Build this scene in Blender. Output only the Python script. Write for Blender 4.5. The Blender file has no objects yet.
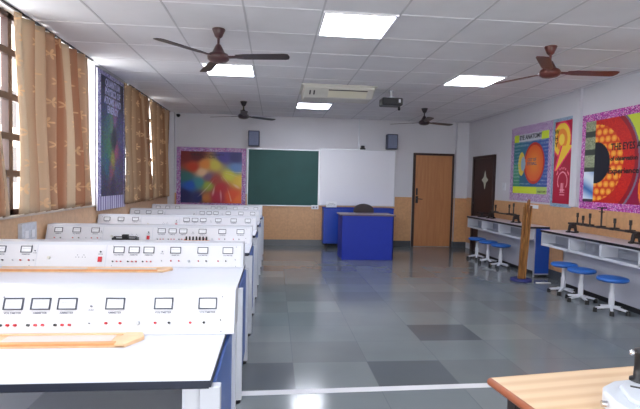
import bpy, bmesh, math, random
from mathutils import Vector, Matrix
R = math.radians
PI = math.pi
S = bpy.context.scene
C = S.collection
random.seed(7)

# ------------------------------------------------------------------ helpers
class MB:
    """collects shapes, then links them as one mesh object"""
    def __init__(s): s.v = []; s.f = []; s.sm = []
    def add(s, vs, fs, smooth=False):
        n = len(s.v); s.v += [tuple(v) for v in vs]
        for f in fs: s.f.append(tuple(i + n for i in f)); s.sm.append(smooth)
        return s
    def box(s, x0, x1, y0, y1, z0, z1, M=None):
        vs = [Vector((x, y, z)) for z in (z0, z1) for y in (y0, y1) for x in (x0, x1)]
        if M: vs = [M @ v for v in vs]
        return s.add(vs, [(0, 2, 3, 1), (4, 5, 7, 6), (0, 1, 5, 4), (2, 6, 7, 3), (0, 4, 6, 2), (1, 3, 7, 5)])
    def tube(s, a, b, r0, r1=None, n=12, caps=True):
        a, b = Vector(a), Vector(b); r1 = r0 if r1 is None else r1
        d = (b - a).normalized(); u = d.orthogonal().normalized(); w = d.cross(u)
        vs = []
        for p, r in ((a, r0), (b, r1)):
            for k in range(n):
                t = 2 * PI * k / n; vs.append(p + (u * math.cos(t) + w * math.sin(t)) * r)
        s.add(vs, [(k, (k + 1) % n, n + (k + 1) % n, n + k) for k in range(n)], True)
        if caps: s.add(vs, [tuple(range(n))[::-1], tuple(range(n, 2 * n))])
        return s
    def lathe(s, prof, c=(0, 0, 0), n=20, axis='z'):
        vs = []; m = len(prof)
        for r, z in prof:
            for k in range(n):
                t = 2 * PI * k / n; p = (r * math.cos(t), r * math.sin(t), z)
                if axis == 'y': p = (p[0], z, p[1])
                if axis == 'x': p = (z, p[0], p[1])
                vs.append((p[0] + c[0], p[1] + c[1], p[2] + c[2]))
        fs = [(j * n + k, j * n + (k + 1) % n, (j + 1) * n + (k + 1) % n, (j + 1) * n + k) for j in range(m - 1) for k in range(n)]
        s.add(vs, fs, True)
        s.add(vs[:n], [tuple(range(n))[::-1]]); s.add(vs[-n:], [tuple(range(n))])
        return s
    def prism(s, poly, a, b, axis='x'):
        """extrude a closed 2-D outline; axis x: (y,z) outline, axis y: (x,z), axis z: (x,y)"""
        n = len(poly); vs = []
        for t in (a, b):
            for p, q in poly:
                vs.append({'x': (t, p, q), 'y': (p, t, q), 'z': (p, q, t)}[axis])
        fs = [(k, (k + 1) % n, n + (k + 1) % n, n + k) for k in range(n)] + [tuple(range(n))[::-1], tuple(range(n, 2 * n))]
        return s.add(vs, fs)
    def xf(s, M): s.v = [tuple(M @ Vector(v)) for v in s.v]; return s
    def build(s, name, m, parent=None, bevel=0, label=None, kind=None, seg=2):
        me = bpy.data.meshes.new(name); me.from_pydata(s.v, [], s.f); me.update()
        me.polygons.foreach_set('use_smooth', s.sm)
        bm = bmesh.new(); bm.from_mesh(me); bmesh.ops.recalc_face_normals(bm, faces=bm.faces); bm.to_mesh(me); bm.free()
        if m: me.materials.append(m)
        o = bpy.data.objects.new(name, me); C.objects.link(o)
        if parent: o.parent = parent
        if bevel:
            b = o.modifiers.new('bevel', 'BEVEL'); b.width = bevel; b.segments = seg; b.limit_method = 'ANGLE'; b.angle_limit = R(40)
        if label: o['label'] = label
        if kind: o['kind'] = kind
        return o

def tag(o, label, cat, group=None):
    o['label'] = label; o['category'] = cat
    if group: o['group'] = group
    return o
def thing(name, label, cat, loc=(0, 0, 0), rz=0, group=None):
    o = bpy.data.objects.new(name, None); o.empty_display_size = .1; C.objects.link(o)
    o.location = loc; o.rotation_euler = (0, 0, rz)
    return tag(o, label, cat, group)
def dup(o, parent=None):
    c = o.copy(); C.objects.link(c)
    if parent: c.parent = parent
    for ch in [k for k in ALLCH(o)]: dup(ch, c)
    return c
def ALLCH(o): return [k for k in bpy.data.objects if k.parent == o]
def copy_to(o, label, loc, rz=None, group=None):
    c = dup(o); c.location = loc; c['label'] = label
    if rz is not None: c.rotation_euler = (0, 0, rz)
    if group: c['group'] = group
    return c
def text(name, s, size, m, parent, org, xa=(1, 0, 0), ya=(0, 0, 1), bold=0.0, align='CENTER', sx=1.0, depth=.0008):
    cu = bpy.data.curves.new(name, 'FONT'); cu.body = s; cu.size = size; cu.align_x = align; cu.align_y = 'CENTER'
    cu.extrude = depth; cu.offset = bold; cu.resolution_u = 2; cu.space_line = .9
    t = bpy.data.objects.new(name, cu); C.objects.link(t)
    bpy.context.view_layer.update()
    me = bpy.data.meshes.new_from_object(t.evaluated_get(bpy.context.evaluated_depsgraph_get()))
    bpy.data.objects.remove(t); bpy.data.curves.remove(cu)
    X = Vector(xa); Y = Vector(ya); Z = X.cross(Y); O = Vector(org)
    for v in me.vertices: v.co = O + X * v.co.x * sx + Y * v.co.y + Z * v.co.z
    me.name = name; me.materials.clear(); me.materials.append(m)
    o = bpy.data.objects.new(name, me); C.objects.link(o)
    if parent: o.parent = parent
    return o

# ------------------------------------------------------------------ materials
def lin(c): return tuple((x / 12.92 if x <= .04045 else ((x + .055) / 1.055) ** 2.4) for x in [k / 255 for k in c])
def mat(name, rgb, rough=.5, metal=0, noise=0, nscale=8, spec=.5, bump=0, coat=0):
    m = bpy.data.materials.new(name); m.use_nodes = True; nt = m.node_tree; b = nt.nodes['Principled BSDF']
    c = lin(rgb) + (1,)
    b.inputs['Base Color'].default_value = c; b.inputs['Roughness'].default_value = rough; b.inputs['Metallic'].default_value = metal
    b.inputs['Specular IOR Level'].default_value = spec; b.inputs['Coat Weight'].default_value = coat
    tc = nt.nodes.new('ShaderNodeTexCoord'); n = nt.nodes.new('ShaderNodeTexNoise'); n.inputs['Scale'].default_value = nscale; n.inputs['Detail'].default_value = 4
    nt.links.new(tc.outputs['Object'], n.inputs['Vector'])
    if noise:
        r = nt.nodes.new('ShaderNodeValToRGB')
        r.color_ramp.elements[0].position = .3; r.color_ramp.elements[1].position = .7
        r.color_ramp.elements[0].color = tuple(x * (1 - noise) for x in c[:3]) + (1,)
        r.color_ramp.elements[1].color = tuple(min(1, x * (1 + noise)) for x in c[:3]) + (1,)
        nt.links.new(n.outputs['Fac'], r.inputs['Fac']); nt.links.new(r.outputs['Color'], b.inputs['Base Color'])
    if bump:
        bp = nt.nodes.new('ShaderNodeBump'); bp.inputs['Strength'].default_value = bump; bp.inputs['Distance'].default_value = .01
        nt.links.new(n.outputs['Fac'], bp.inputs['Height']); nt.links.new(bp.outputs['Normal'], b.inputs['Normal'])
    return m
def emis(name, rgb, st):
    m = bpy.data.materials.new(name); m.use_nodes = True; nt = m.node_tree; nt.nodes.clear()
    e = nt.nodes.new('ShaderNodeEmission'); e.inputs[0].default_value = lin(rgb) + (1,); e.inputs[1].default_value = st
    o = nt.nodes.new('ShaderNodeOutputMaterial'); nt.links.new(e.outputs[0], o.inputs[0]); return m
def nodes(m):
    nt = m.node_tree; return nt, nt.nodes['Principled BSDF'], nt.nodes.new, nt.links.new

M_ceil = mat('ceiling_tile', (226, 226, 230), .9, noise=.03, nscale=3)
M_tdark = mat('grid_bar_grey', (194, 194, 199), .5)
M_tlight = mat('grid_bar_white', (240, 240, 244), .45)
M_wall = mat('painted_wall', (204, 204, 211), .75, noise=.02, nscale=2)
M_white = mat('white_laminate', (206, 210, 222), .28, noise=.01)
M_casing = mat('white_powder_coat', (204, 207, 216), .35)
M_plate = mat('white_panel_plate', (216, 217, 223), .3)
M_leg = mat('pale_grey_steel', (198, 202, 212), .4)
M_blackedge = mat('dark_edge_band', (32, 38, 56), .4)
M_black = mat('black_plastic', (22, 22, 26), .4)
M_dark = mat('dark_iron', (44, 38, 40), .5, noise=.2, nscale=30)
M_blue = mat('blue_laminate', (24, 66, 176), .35, noise=.03)
M_deskblue = mat('deep_blue_laminate', (12, 44, 164), .6, noise=.03)
M_panelblue = mat('side_panel_blue', (66, 100, 172), .4)
M_benchblue = mat('bench_panel_blue', (30, 84, 190), .4)
M_seat = mat('blue_stool_plastic', (40, 100, 184), .4)
M_shelfin = mat('grey_shelf_laminate', (160, 166, 180), .5)
M_bench = mat('bench_laminate', (180, 182, 196), .4)
M_benchtop = mat('lilac_grey_worktop', (196, 190, 204), .3, noise=.05, nscale=25)
M_base = mat('grey_stone_skirting', (76, 80, 86), .3, noise=.1, nscale=5)
M_brown = mat('brown_fan_enamel', (70, 42, 44), .3, noise=.08)
M_rbrown = mat('reddish_brown_fan_enamel', (98, 46, 40), .3, noise=.08)
M_fandark = mat('dark_brown_fan_enamel', (46, 36, 42), .35)
M_frame = mat('dark_brown_window_paint', (58, 36, 32), .5, noise=.1)
M_red = mat('red_plastic', (196, 30, 44), .35)
M_meterframe = mat('meter_bezel', (66, 70, 84), .4)
M_meterface = mat('meter_face', (236, 238, 242), .25)
M_ink = mat('grey_ink', (110, 114, 128), .6)
M_inkdark = mat('black_ink', (24, 22, 26), .6)
M_board = mat('green_chalkboard', (22, 78, 76), .55, noise=.1, nscale=2)
M_wb = mat('whiteboard', (226, 228, 238), .25)
M_alu = mat('aluminium_trim', (196, 200, 208), .35, metal=.6)
M_chrome = mat('chrome', (220, 220, 224), .15, metal=1)
M_cream = mat('cream_plastic', (206, 204, 196), .5)
M_speaker = mat('grey_speaker_shell', (66, 70, 92), .6)
M_grille = mat('speaker_grille', (116, 124, 150), .7, noise=.25, nscale=120)
M_chair = mat('brown_black_upholstery', (62, 54, 58), .7)
M_navy = mat('navy_plastic', (40, 46, 110), .5)
M_paper = mat('white_paper', (232, 234, 240), .7)
M_doordark = mat('dark_brown_door', (50, 30, 32), .4, noise=.15, nscale=3)
M_doorframe = mat('dark_door_frame', (52, 34, 32), .5)
M_tape = mat('white_floor_tape', (216, 216, 220), .5)
M_cast = mat('white_cast_metal', (206, 212, 220), .35)
M_woodsolid = mat('tan_varnished_wood', (226, 188, 146), .4, noise=.12, nscale=14)
M_orangewood = mat('orange_varnished_wood', (216, 150, 94), .4, noise=.12, nscale=14)
M_tan = mat('tan_plaster', (232, 214, 196), .85, noise=.06, nscale=.6)
M_concrete = mat('pale_concrete', (196, 188, 180), .85, noise=.06)
M_copper = mat('pale_metal_strip', (214, 206, 198), .35, metal=.3)

def wood(name, a, b, rough, scale, axis='Z', dist=2.0):
    m = mat(name, a, rough); nt, p, N, L = nodes(m)
    tc = N('ShaderNodeTexCoord'); mp = N('ShaderNodeMapping'); nz = N('ShaderNodeTexNoise'); r = N('ShaderNodeValToRGB')
    sc = {'X': (.6, 8, 8), 'Y': (8, .6, 8), 'Z': (8, 8, .6)}[axis]; mp.inputs['Scale'].default_value = sc
    nz.inputs['Scale'].default_value = scale; nz.inputs['Detail'].default_value = 5; nz.inputs['Distortion'].default_value = dist
    r.color_ramp.elements[0].color = lin(a) + (1,); r.color_ramp.elements[1].color = lin(b) + (1,)
    r.color_ramp.elements[0].position = .35; r.color_ramp.elements[1].position = .65
    L(tc.outputs['Object'], mp.inputs['Vector']); L(mp.outputs['Vector'], nz.inputs['Vector']); L(nz.outputs['Fac'], r.inputs['Fac']); L(r.outputs['Color'], p.inputs['Base Color'])
    return m
M_door = wood('teak_door_veneer', (176, 118, 76), (188, 130, 86), .45, 1.2)
M_poles = wood('brown_wood_strips', (104, 62, 30), (186, 130, 70), .5, 4)

# beige granite-look wainscot, tiles with faint joints
def wains(name, rgb):
    m = mat(name, rgb, .35); nt, p, N, L = nodes(m)
    tc = N('ShaderNodeTexCoord'); nz = N('ShaderNodeTexNoise'); nz.inputs['Scale'].default_value = 22; nz.inputs['Detail'].default_value = 6
    r = N('ShaderNodeValToRGB'); r.color_ramp.elements[0].position = .35; r.color_ramp.elements[1].position = .65
    r.color_ramp.elements[0].color = lin(tuple(c * .96 for c in rgb)) + (1,); r.color_ramp.elements[1].color = lin(tuple(min(255, c * 1.02) for c in rgb)) + (1,)
    sx = N('ShaderNodeSeparateXYZ'); ad = N('ShaderNodeMath'); ad.operation = 'ADD'
    md = N('ShaderNodeMath'); md.operation = 'PINGPONG'; md.inputs[1].default_value = .3
    lt = N('ShaderNodeMath'); lt.operation = 'LESS_THAN'; lt.inputs[1].default_value = .002
    mx = N('ShaderNodeMix'); mx.data_type = 'RGBA'; mx.inputs['B'].default_value = lin(tuple(c * .82 for c in rgb)) + (1,)
    L(tc.outputs['Object'], nz.inputs['Vector']); L(nz.outputs['Fac'], r.inputs['Fac'])
    L(tc.outputs['Object'], sx.inputs[0]); L(sx.outputs['X'], ad.inputs[0]); L(sx.outputs['Y'], ad.inputs[1]); L(ad.outputs[0], md.inputs[0]); L(md.outputs[0], lt.inputs[0])
    L(lt.outputs[0], mx.inputs['Factor']); L(r.outputs['Color'], mx.inputs['A']); L(mx.outputs['Result'], p.inputs['Base Color'])
    return m
M_wains = wains('beige_wall_tile', (206, 158, 114))
M_wainsL = wains('pale_beige_wall_tile', (202, 164, 128))

# polished stone floor: one tone per slab
M_floor = mat('polished_stone_floor', (100, 110, 112), .12); nt, p, N, L = nodes(M_floor)
tc = N('ShaderNodeTexCoord'); sx = N('ShaderNodeSeparateXYZ'); L(tc.outputs['Object'], sx.inputs[0])
def cell(out, off, size):
    a = N('ShaderNodeMath'); a.operation = 'SUBTRACT'; a.inputs[1].default_value = off; L(out, a.inputs[0])
    d = N('ShaderNodeMath'); d.operation = 'DIVIDE'; d.inputs[1].default_value = size; L(a.outputs[0], d.inputs[0])
    f = N('ShaderNodeMath'); f.operation = 'FLOOR'; L(d.outputs[0], f.inputs[0])
    g = N('ShaderNodeMath'); g.operation = 'PINGPONG'; g.inputs[1].default_value = .5; L(d.outputs[0], g.inputs[0])
    l = N('ShaderNodeMath'); l.operation = 'LESS_THAN'; l.inputs[1].default_value = .004; L(g.outputs[0], l.inputs[0])
    return f, l
fx, lx = cell(sx.outputs['X'], .17, .595); fy, ly = cell(sx.outputs['Y'], 3.19, .475)
cb = N('ShaderNodeCombineXYZ'); L(fx.outputs[0], cb.inputs[0]); L(fy.outputs[0], cb.inputs[1])
wn = N('ShaderNodeTexWhiteNoise'); wn.noise_dimensions = '2D'; L(cb.outputs[0], wn.inputs['Vector'])
r = N('ShaderNodeValToRGB'); e = r.color_ramp.elements
FC = [(0, (110, 116, 118)), (.3, (115, 122, 125)), (.75, (118, 126, 129)), (1, (126, 132, 134))]
e[0].position = 0; e[0].color = lin(FC[0][1]) + (1,); e[1].position = 1; e[1].color = lin(FC[3][1]) + (1,)
for q in FC[1:3]: k = e.new(q[0]); k.color = lin(q[1]) + (1,)
L(wn.outputs['Value'], r.inputs['Fac'])
def eq(out, v):
    c = N('ShaderNodeMath'); c.operation = 'COMPARE'; c.inputs[1].default_value = v; c.inputs[2].default_value = .1; L(out, c.inputs[0]); return c.outputs[0]
def mul(a, b):
    c = N('ShaderNodeMath'); c.operation = 'MULTIPLY'; L(a, c.inputs[0]); L(b, c.inputs[1]); return c.outputs[0]
def mx2(a, b, op='MAXIMUM'):
    c = N('ShaderNodeMath'); c.operation = op; L(a, c.inputs[0]); L(b, c.inputs[1]); return c.outputs[0]
dk = mx2(mul(eq(fx.outputs[0], 1), eq(fy.outputs[0], 0)), mul(eq(fx.outputs[0], 2), eq(fy.outputs[0], 2)))   # the two visibly darker slabs
dk = mx2(dk, mul(eq(fx.outputs[0], -1), eq(fy.outputs[0], 0)))
m1 = N('ShaderNodeMix'); m1.data_type = 'RGBA'; m1.inputs['B'].default_value = lin((92, 98, 103)) + (1,); L(dk, m1.inputs['Factor']); L(r.outputs['Color'], m1.inputs['A'])
nz = N('ShaderNodeTexNoise'); nz.inputs['Scale'].default_value = 3; nz.inputs['Detail'].default_value = 6; L(tc.outputs['Object'], nz.inputs['Vector'])
m2 = N('ShaderNodeMix'); m2.data_type = 'RGBA'; m2.blend_type = 'OVERLAY'; m2.inputs['Factor'].default_value = .12; L(m1.outputs['Result'], m2.inputs['A']); L(nz.outputs['Color'], m2.inputs['B'])
nbw = N('ShaderNodeRGBToBW'); L(nz.outputs['Color'], nbw.inputs[0]); L(nbw.outputs[0], m2.inputs['B'])
m3 = N('ShaderNodeMix'); m3.data_type = 'RGBA'; m3.inputs['B'].default_value = lin((102, 109, 113)) + (1,); L(mx2(lx.outputs[0], ly.outputs[0]), m3.inputs['Factor']); L(m2.outputs['Result'], m3.inputs['A'])
L(m3.outputs['Result'], p.inputs['Base Color']); p.inputs['Specular IOR Level'].default_value = .55
rr = N('ShaderNodeMapRange'); rr.inputs['To Min'].default_value = .09; rr.inputs['To Max'].default_value = .2; L(nz.outputs['Fac'], rr.inputs['Value']); L(rr.outputs['Result'], p.inputs['Roughness'])

# striped laminate of the foreground table
M_lam = mat('striped_beech_laminate', (222, 190, 150), .35); nt, p, N, L = nodes(M_lam)
tc = N('ShaderNodeTexCoord'); sx = N('ShaderNodeSeparateXYZ'); L(tc.outputs['Object'], sx.inputs[0])
d = N('ShaderNodeMath'); d.operation = 'DIVIDE'; d.inputs[1].default_value = .03; L(sx.outputs['Y'], d.inputs[0])
g = N('ShaderNodeMath'); g.operation = 'PINGPONG'; g.inputs[1].default_value = 1; L(d.outputs[0], g.inputs[0])
nz = N('ShaderNodeTexNoise'); mp = N('ShaderNodeMapping'); mp.inputs['Scale'].default_value = (1, 30, 1); L(tc.outputs['Object'], mp.inputs[0]); L(mp.outputs[0], nz.inputs['Vector']); nz.inputs['Scale'].default_value = 3
ad = N('ShaderNodeMath'); ad.operation = 'MULTIPLY_ADD'; ad.inputs[1].default_value = .5; L(nz.outputs['Fac'], ad.inputs[0]); L(g.outputs[0], ad.inputs[2])
r = N('ShaderNodeValToRGB'); r.color_ramp.elements[0].position = .45; r.color_ramp.elements[1].position = .95
r.color_ramp.elements[0].color = lin((218, 184, 146)) + (1,); r.color_ramp.elements[1].color = lin((230, 202, 168)) + (1,)
L(ad.outputs[0], r.inputs['Fac']); L(r.outputs['Color'], p.inputs['Base Color'])

# curtain cloth: folds of tan and rust panels with pale star flowers, lets daylight through
def curtain_mat(name, cols):
    m = bpy.data.materials.new(name); m.use_nodes = True; nt = m.node_tree; nt.nodes.clear(); N = nt.nodes.new; L = nt.links.new
    uv = N('ShaderNodeUVMap'); uv.uv_map = 'UVMap'
    sx = N('ShaderNodeSeparateXYZ'); L(uv.outputs[0], sx.inputs[0])
    fl = N('ShaderNodeTexNoise'); fl.noise_dimensions = '1D'; fl.inputs['Scale'].default_value = 5.5; fl.inputs['Detail'].default_value = 1; L(sx.outputs['X'], fl.inputs['W'])
    r = N('ShaderNodeValToRGB'); e = r.color_ramp.elements
    e[0].position = .36; e[0].color = lin(cols[0]) + (1,); e[1].position = .62; e[1].color = lin(cols[2]) + (1,); k = e.new(.5); k.color = lin(cols[1]) + (1,)
    L(fl.outputs['Fac'], r.inputs['Fac'])
    vo = N('ShaderNodeTexVoronoi'); vo.voronoi_dimensions = '2D'; vo.inputs['Scale'].default_value = 4.6; vo.inputs['Randomness'].default_value = .5; L(uv.outputs[0], vo.inputs['Vector'])
    sb = N('ShaderNodeVectorMath'); sb.operation = 'SUBTRACT'; L(uv.outputs[0], sb.inputs[0]); L(vo.outputs['Position'], sb.inputs[1])
    s2 = N('ShaderNodeSeparateXYZ'); L(sb.outputs[0], s2.inputs[0]); at = N('ShaderNodeMath'); at.operation = 'ARCTAN2'; L(s2.outputs['Y'], at.inputs[0]); L(s2.outputs['X'], at.inputs[1])
    m5 = N('ShaderNodeMath'); m5.operation = 'MULTIPLY'; m5.inputs[1].default_value = 5; L(at.outputs[0], m5.inputs[0]); cs = N('ShaderNodeMath'); cs.operation = 'COSINE'; L(m5.outputs[0], cs.inputs[0])
    ra = N('ShaderNodeMath'); ra.operation = 'MULTIPLY_ADD'; ra.inputs[1].default_value = -.11; L(cs.outputs[0], ra.inputs[0]); L(vo.outputs['Distance'], ra.inputs[2])
    lt = N('ShaderNodeMapRange'); lt.inputs['From Min'].default_value = .12; lt.inputs['From Max'].default_value = .16; lt.inputs['To Min'].default_value = 1.2; lt.inputs['To Max'].default_value = 0
    L(ra.outputs[0], lt.inputs['Value'])
    nz = N('ShaderNodeTexNoise'); nz.inputs['Scale'].default_value = 14; L(uv.outputs[0], nz.inputs['Vector'])
    ml = N('ShaderNodeMath'); ml.operation = 'MULTIPLY'; L(lt.outputs['Result'], ml.inputs[0]); L(nz.outputs['Fac'], ml.inputs[1])
    mx = N('ShaderNodeMix'); mx.data_type = 'RGBA'; mx.inputs['B'].default_value = lin((232, 200, 158)) + (1,); L(ml.outputs[0], mx.inputs['Factor']); L(r.outputs['Color'], mx.inputs['A'])
    di = N('ShaderNodeBsdfDiffuse'); tr = N('ShaderNodeBsdfTranslucent'); ms = N('ShaderNodeMixShader'); ms.inputs[0].default_value = .3
    L(mx.outputs['Result'], di.inputs[0]); L(mx.outputs['Result'], tr.inputs[0]); L(di.outputs[0], ms.inputs[1]); L(tr.outputs[0], ms.inputs[2])
    o = N('ShaderNodeOutputMaterial'); L(ms.outputs[0], o.inputs[0]); return m
M_cur1 = curtain_mat('tan_curtain_cloth', ((176, 132, 106), (190, 164, 140), (208, 192, 170)))
M_cur2 = curtain_mat('brown_curtain_cloth', ((150, 118, 94), (166, 140, 114), (186, 164, 138)))

M_glass = bpy.data.materials.new('window_glass'); M_glass.use_nodes = True; nt = M_glass.node_tree; nt.nodes.clear(); N = nt.nodes.new; L = nt.links.new
tr = N('ShaderNodeBsdfTransparent'); tr.inputs[0].default_value = (.93, .95, .97, 1); gl = N('ShaderNodeBsdfGlossy'); gl.inputs['Roughness'].default_value = .05
fr = N('ShaderNodeFresnel'); ms = N('ShaderNodeMixShader'); L(fr.outputs[0], ms.inputs[0]); L(tr.outputs[0], ms.inputs[1]); L(gl.outputs[0], ms.inputs[2])
o_ = N('ShaderNodeOutputMaterial'); L(ms.outputs[0], o_.inputs[0])

PANEL = 9.0
M_panel = emis('lit_diffuser', (240, 244, 255), PANEL)

# ------------------------------------------------------------------ room shell
XL, XR, YB, YF, ZC = -2.3, 4.4, 10.5, -2.6, 2.86
ST = 'structure'
MB().box(XL - .3, XR + .2, YF - .2, YB + .2, -.12, 0).build('floor', M_floor, kind=ST)
cei = MB().box(XL - .3, XR + .2, YF - .2, YB + .2, ZC, ZC + .12).build('ceiling', M_ceil, kind=ST)
g = .655
gx = [(c - 2.423) * g for c in range(-2, 10)]; gy = [(w + 5.0455) * g for w in range(-8, 12)]
gx = [x for x in gx if XL < x < XR]; gy = [y for y in gy if YF < y < YB]
m = MB()
for x in gx: m.box(x - .008, x + .008, YF, YB, ZC - .004, ZC)
m.build('main_runner', M_tdark, cei)
m = MB()
for y in gy: m.box(XL, XR, y - .008, y + .008, ZC - .003, ZC)
m.build('cross_runner', M_tlight, cei)
# back wall, in two bands with the tiled wainscot slightly proud
MB().box(XL - .3, XR + .2, YB, YB + .2, 0, ZC).build('wall_back', M_wall, kind=ST)
MB().box(XL - .3, -1.8, YF - .2, YF, 0, ZC).box(3, XR + .2, YF - .2, YF, 0, ZC).box(-1.8, 3, YF - .2, YF, 0, .5).box(-1.8, 3, YF - .2, YF, 2.4, ZC).build('wall_front', M_wall, kind=ST)
q = MB()
for x in (-1.8, -1, -.2, .6, 1.4, 2.2, 3): q.box(x - .02, x + .02, YF - .12, YF - .06, .5, 2.4)
for z in (.52, 2.38): q.box(-1.8, 3, YF - .12, YF - .06, z - .02, z + .02)
w_added = q.build('window_5', M_frame, kind=ST)  # unseen window added behind the camera to brighten desk and console fronts
MB().add([(-1.8, YF - .09, .5), (3, YF - .09, .5), (3, YF - .09, 2.4), (-1.8, YF - .09, 2.4)], [(0, 1, 2, 3)]).build('glass_pane', M_glass, w_added)
wr = MB().box(XR, XR + .2, YF, YB, 0, ZC).build('wall_right', M_wall, kind=ST)
MB().box(4.12, XR, YB - .1, YB, 0, ZC).build('trim_1', M_wall, kind=ST, bevel=.005)             # corner pier right
MB().box(XL, XL + .14, YB - .12, YB, 0, ZC).build('trim_2', M_wall, kind=ST, bevel=.005)        # corner pier left
MB().box(XR - .05, XR, 6.43, 6.58, 1.15, ZC).build('trim_3', M_wall, kind=ST, bevel=.005)       # pilaster right wall
# wainscots
MB().box(XL + .14, 3.13, YB - .012, YB, .13, 1.13).box(4.085, 4.12, YB - .012, YB, .13, 1.13).box(4.11, XR, YB - .112, YB - .1, .13, 1.13).build('trim_4', M_wains, kind=ST)
MB().box(XR - .012, XR, YF, 9.03, .13, 1.15).box(XR - .012, XR, 10.02, YB - .11, .13, 1.15).build('trim_5', M_wains, kind=ST)
MB().box(XL, XL + .012, YF, YB - .12, .13, 1.07).build('trim_6', M_wainsL, kind=ST)
MB().box(XL + .14, 3.13, YB - .02, YB, 0, .13).box(4.09, XR, YB - .12, YB, 0, .13).build('baseboard_back', M_base, kind=ST)
MB().box(XR - .02, XR, YF, 9.03, 0, .13).build('baseboard_right', M_base, kind=ST)
MB().box(XL, XL + .02, YF, YB - .12, 0, .13).build('baseboard_left', M_base, kind=ST)
# left wall with openings
wl = MB(); T = .22
OPEN = [(-1.9, .9), (1.3, 2.9), (3.25, 6.3), (7.5, 10.1)]
wl.box(XL - T, XL, YF, YB, 0, 1.08)
y = YF
for a, b in OPEN: wl.box(XL - T, XL, y, a, 1.08, ZC); y = b
wl.box(XL - T, XL, y, YB, 1.08, ZC)
wl.build('wall_left', M_wall, kind=ST)
BARS = [1.12, 1.45, 1.78, 2.13, 2.52, 2.84]
for i, (a, b) in enumerate(OPEN):
    n = 3 if b - a > 2 else 2
    f = MB(); xs = XL - .07
    n = max(1, round((b - a) / .53)); st = (b - a) / n
    if i == 2: ms_ = [a + .02, 3.9, 4.45, 5.02, 5.6, 5.95]
    else: ms_ = [a + k * st for k in range(n + 1)]
    for yy in ms_: f.box(xs - .03, xs + .03, yy - .032, yy + .032, 1.08, ZC)
    for z in (1.11, 2.835): f.box(xs - .03, xs + .03, a, b if i != 2 else 5.97, z - .03, z + .02)
    w = f.build('window_%d' % (i + 1), M_frame, kind=ST)
    gb = MB()
    for z in BARS[1:-1]: gb.box(xs - .012, xs + .035, a, (b if i != 2 else 5.95), z - .03, z + .03)
    gb.build('glazing_bar', M_frame, w)
    MB().add([(xs, a, 1.1), (xs, b, 1.1), (xs, b, ZC - .02), (xs, a, ZC - .02)], [(0, 1, 2, 3)]).build('glass_pane', M_glass, w)
    MB().box(XL - .2, XL + .03, a - .02, b + .02, 1.06, 1.08).build('window_sill', M_concrete, w)
# doors
d = MB().box(3.19, 4.05, YB - .03, YB - .005, .01, 2.09).build('door_1', M_door, kind=ST)
MB().box(3.14, 3.19, YB - .05, YB, 0, 2.14).box(4.05, 4.09, YB - .05, YB, 0, 2.14).box(3.19, 4.05, YB - .05, YB, 2.09, 2.14).build('door_frame', M_doorframe, d)
MB().box(3.215, 3.255, YB - .045, YB - .03, 1.18, 1.34).build('latch_plate', M_dark, d, .004)
MB().tube((3.24, YB - .03, 1.1), (3.24, YB - .08, 1.1), .012).tube((3.24, YB - .075, 1.1), (3.36, YB - .075, 1.09), .01).box(3.21, 3.27, YB - .04, YB - .03, 1.0, 1.16).build('door_handle', M_dark, d, .002)
d = MB().box(XR - .03, XR - .005, 9.1, 9.96, .01, 2.0).build('door_2', M_doordark, kind=ST)
MB().box(XR - .06, XR, 9.03, 9.1, 0, 2.06).box(XR - .06, XR, 9.96, 10.02, 0, 2.06).box(XR - .06, XR, 9.1, 9.96, 2.0, 2.06).build('door_frame', M_doordark, d, .004)
cy, cz = 9.44, 1.55
di = [(cy - .15, cz), (cy - .05, cz + .06), (cy, cz + .19), (cy + .05, cz + .06), (cy + .15, cz), (cy + .05, cz - .06), (cy, cz - .19), (cy - .05, cz - .06)]
M_frost = mat('frosted_glass', (205, 212, 200), .2)
MB().prism(di, XR - .036, XR - .03, 'x').build('diamond_pane', M_frost, d)
MB().tube((XR - .03, 9.9, 1.05), (XR - .09, 9.9, 1.05), .01).tube((XR - .085, 9.9, 1.05), (XR - .085, 9.79, 1.05), .009).build('door_handle', M_dark, d)

# ------------------------------------------------------------------ outdoors seen through the left windows
b = thing('building', 'tan plastered building with pale ledges seen through the left windows', 'building', (-9.5, 15, -1))
MB().box(-1.5, 1.5, -7, 5.2, 0, 7.2).build('building_wall', M_tan, b)
for z in (1.9, 3.6, 5.3): MB().box(1.5, 1.62, -7, 5.2, z, z + .1).build('ledge', M_concrete, b)
for k, yy in enumerate((-5.5, -3, -.5, 2)):
    for z in (2.2, 3.9): MB().box(1.5, 1.53, yy, yy + 1, z, z + 1.1).build('building_window', M_dark, b)

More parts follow.
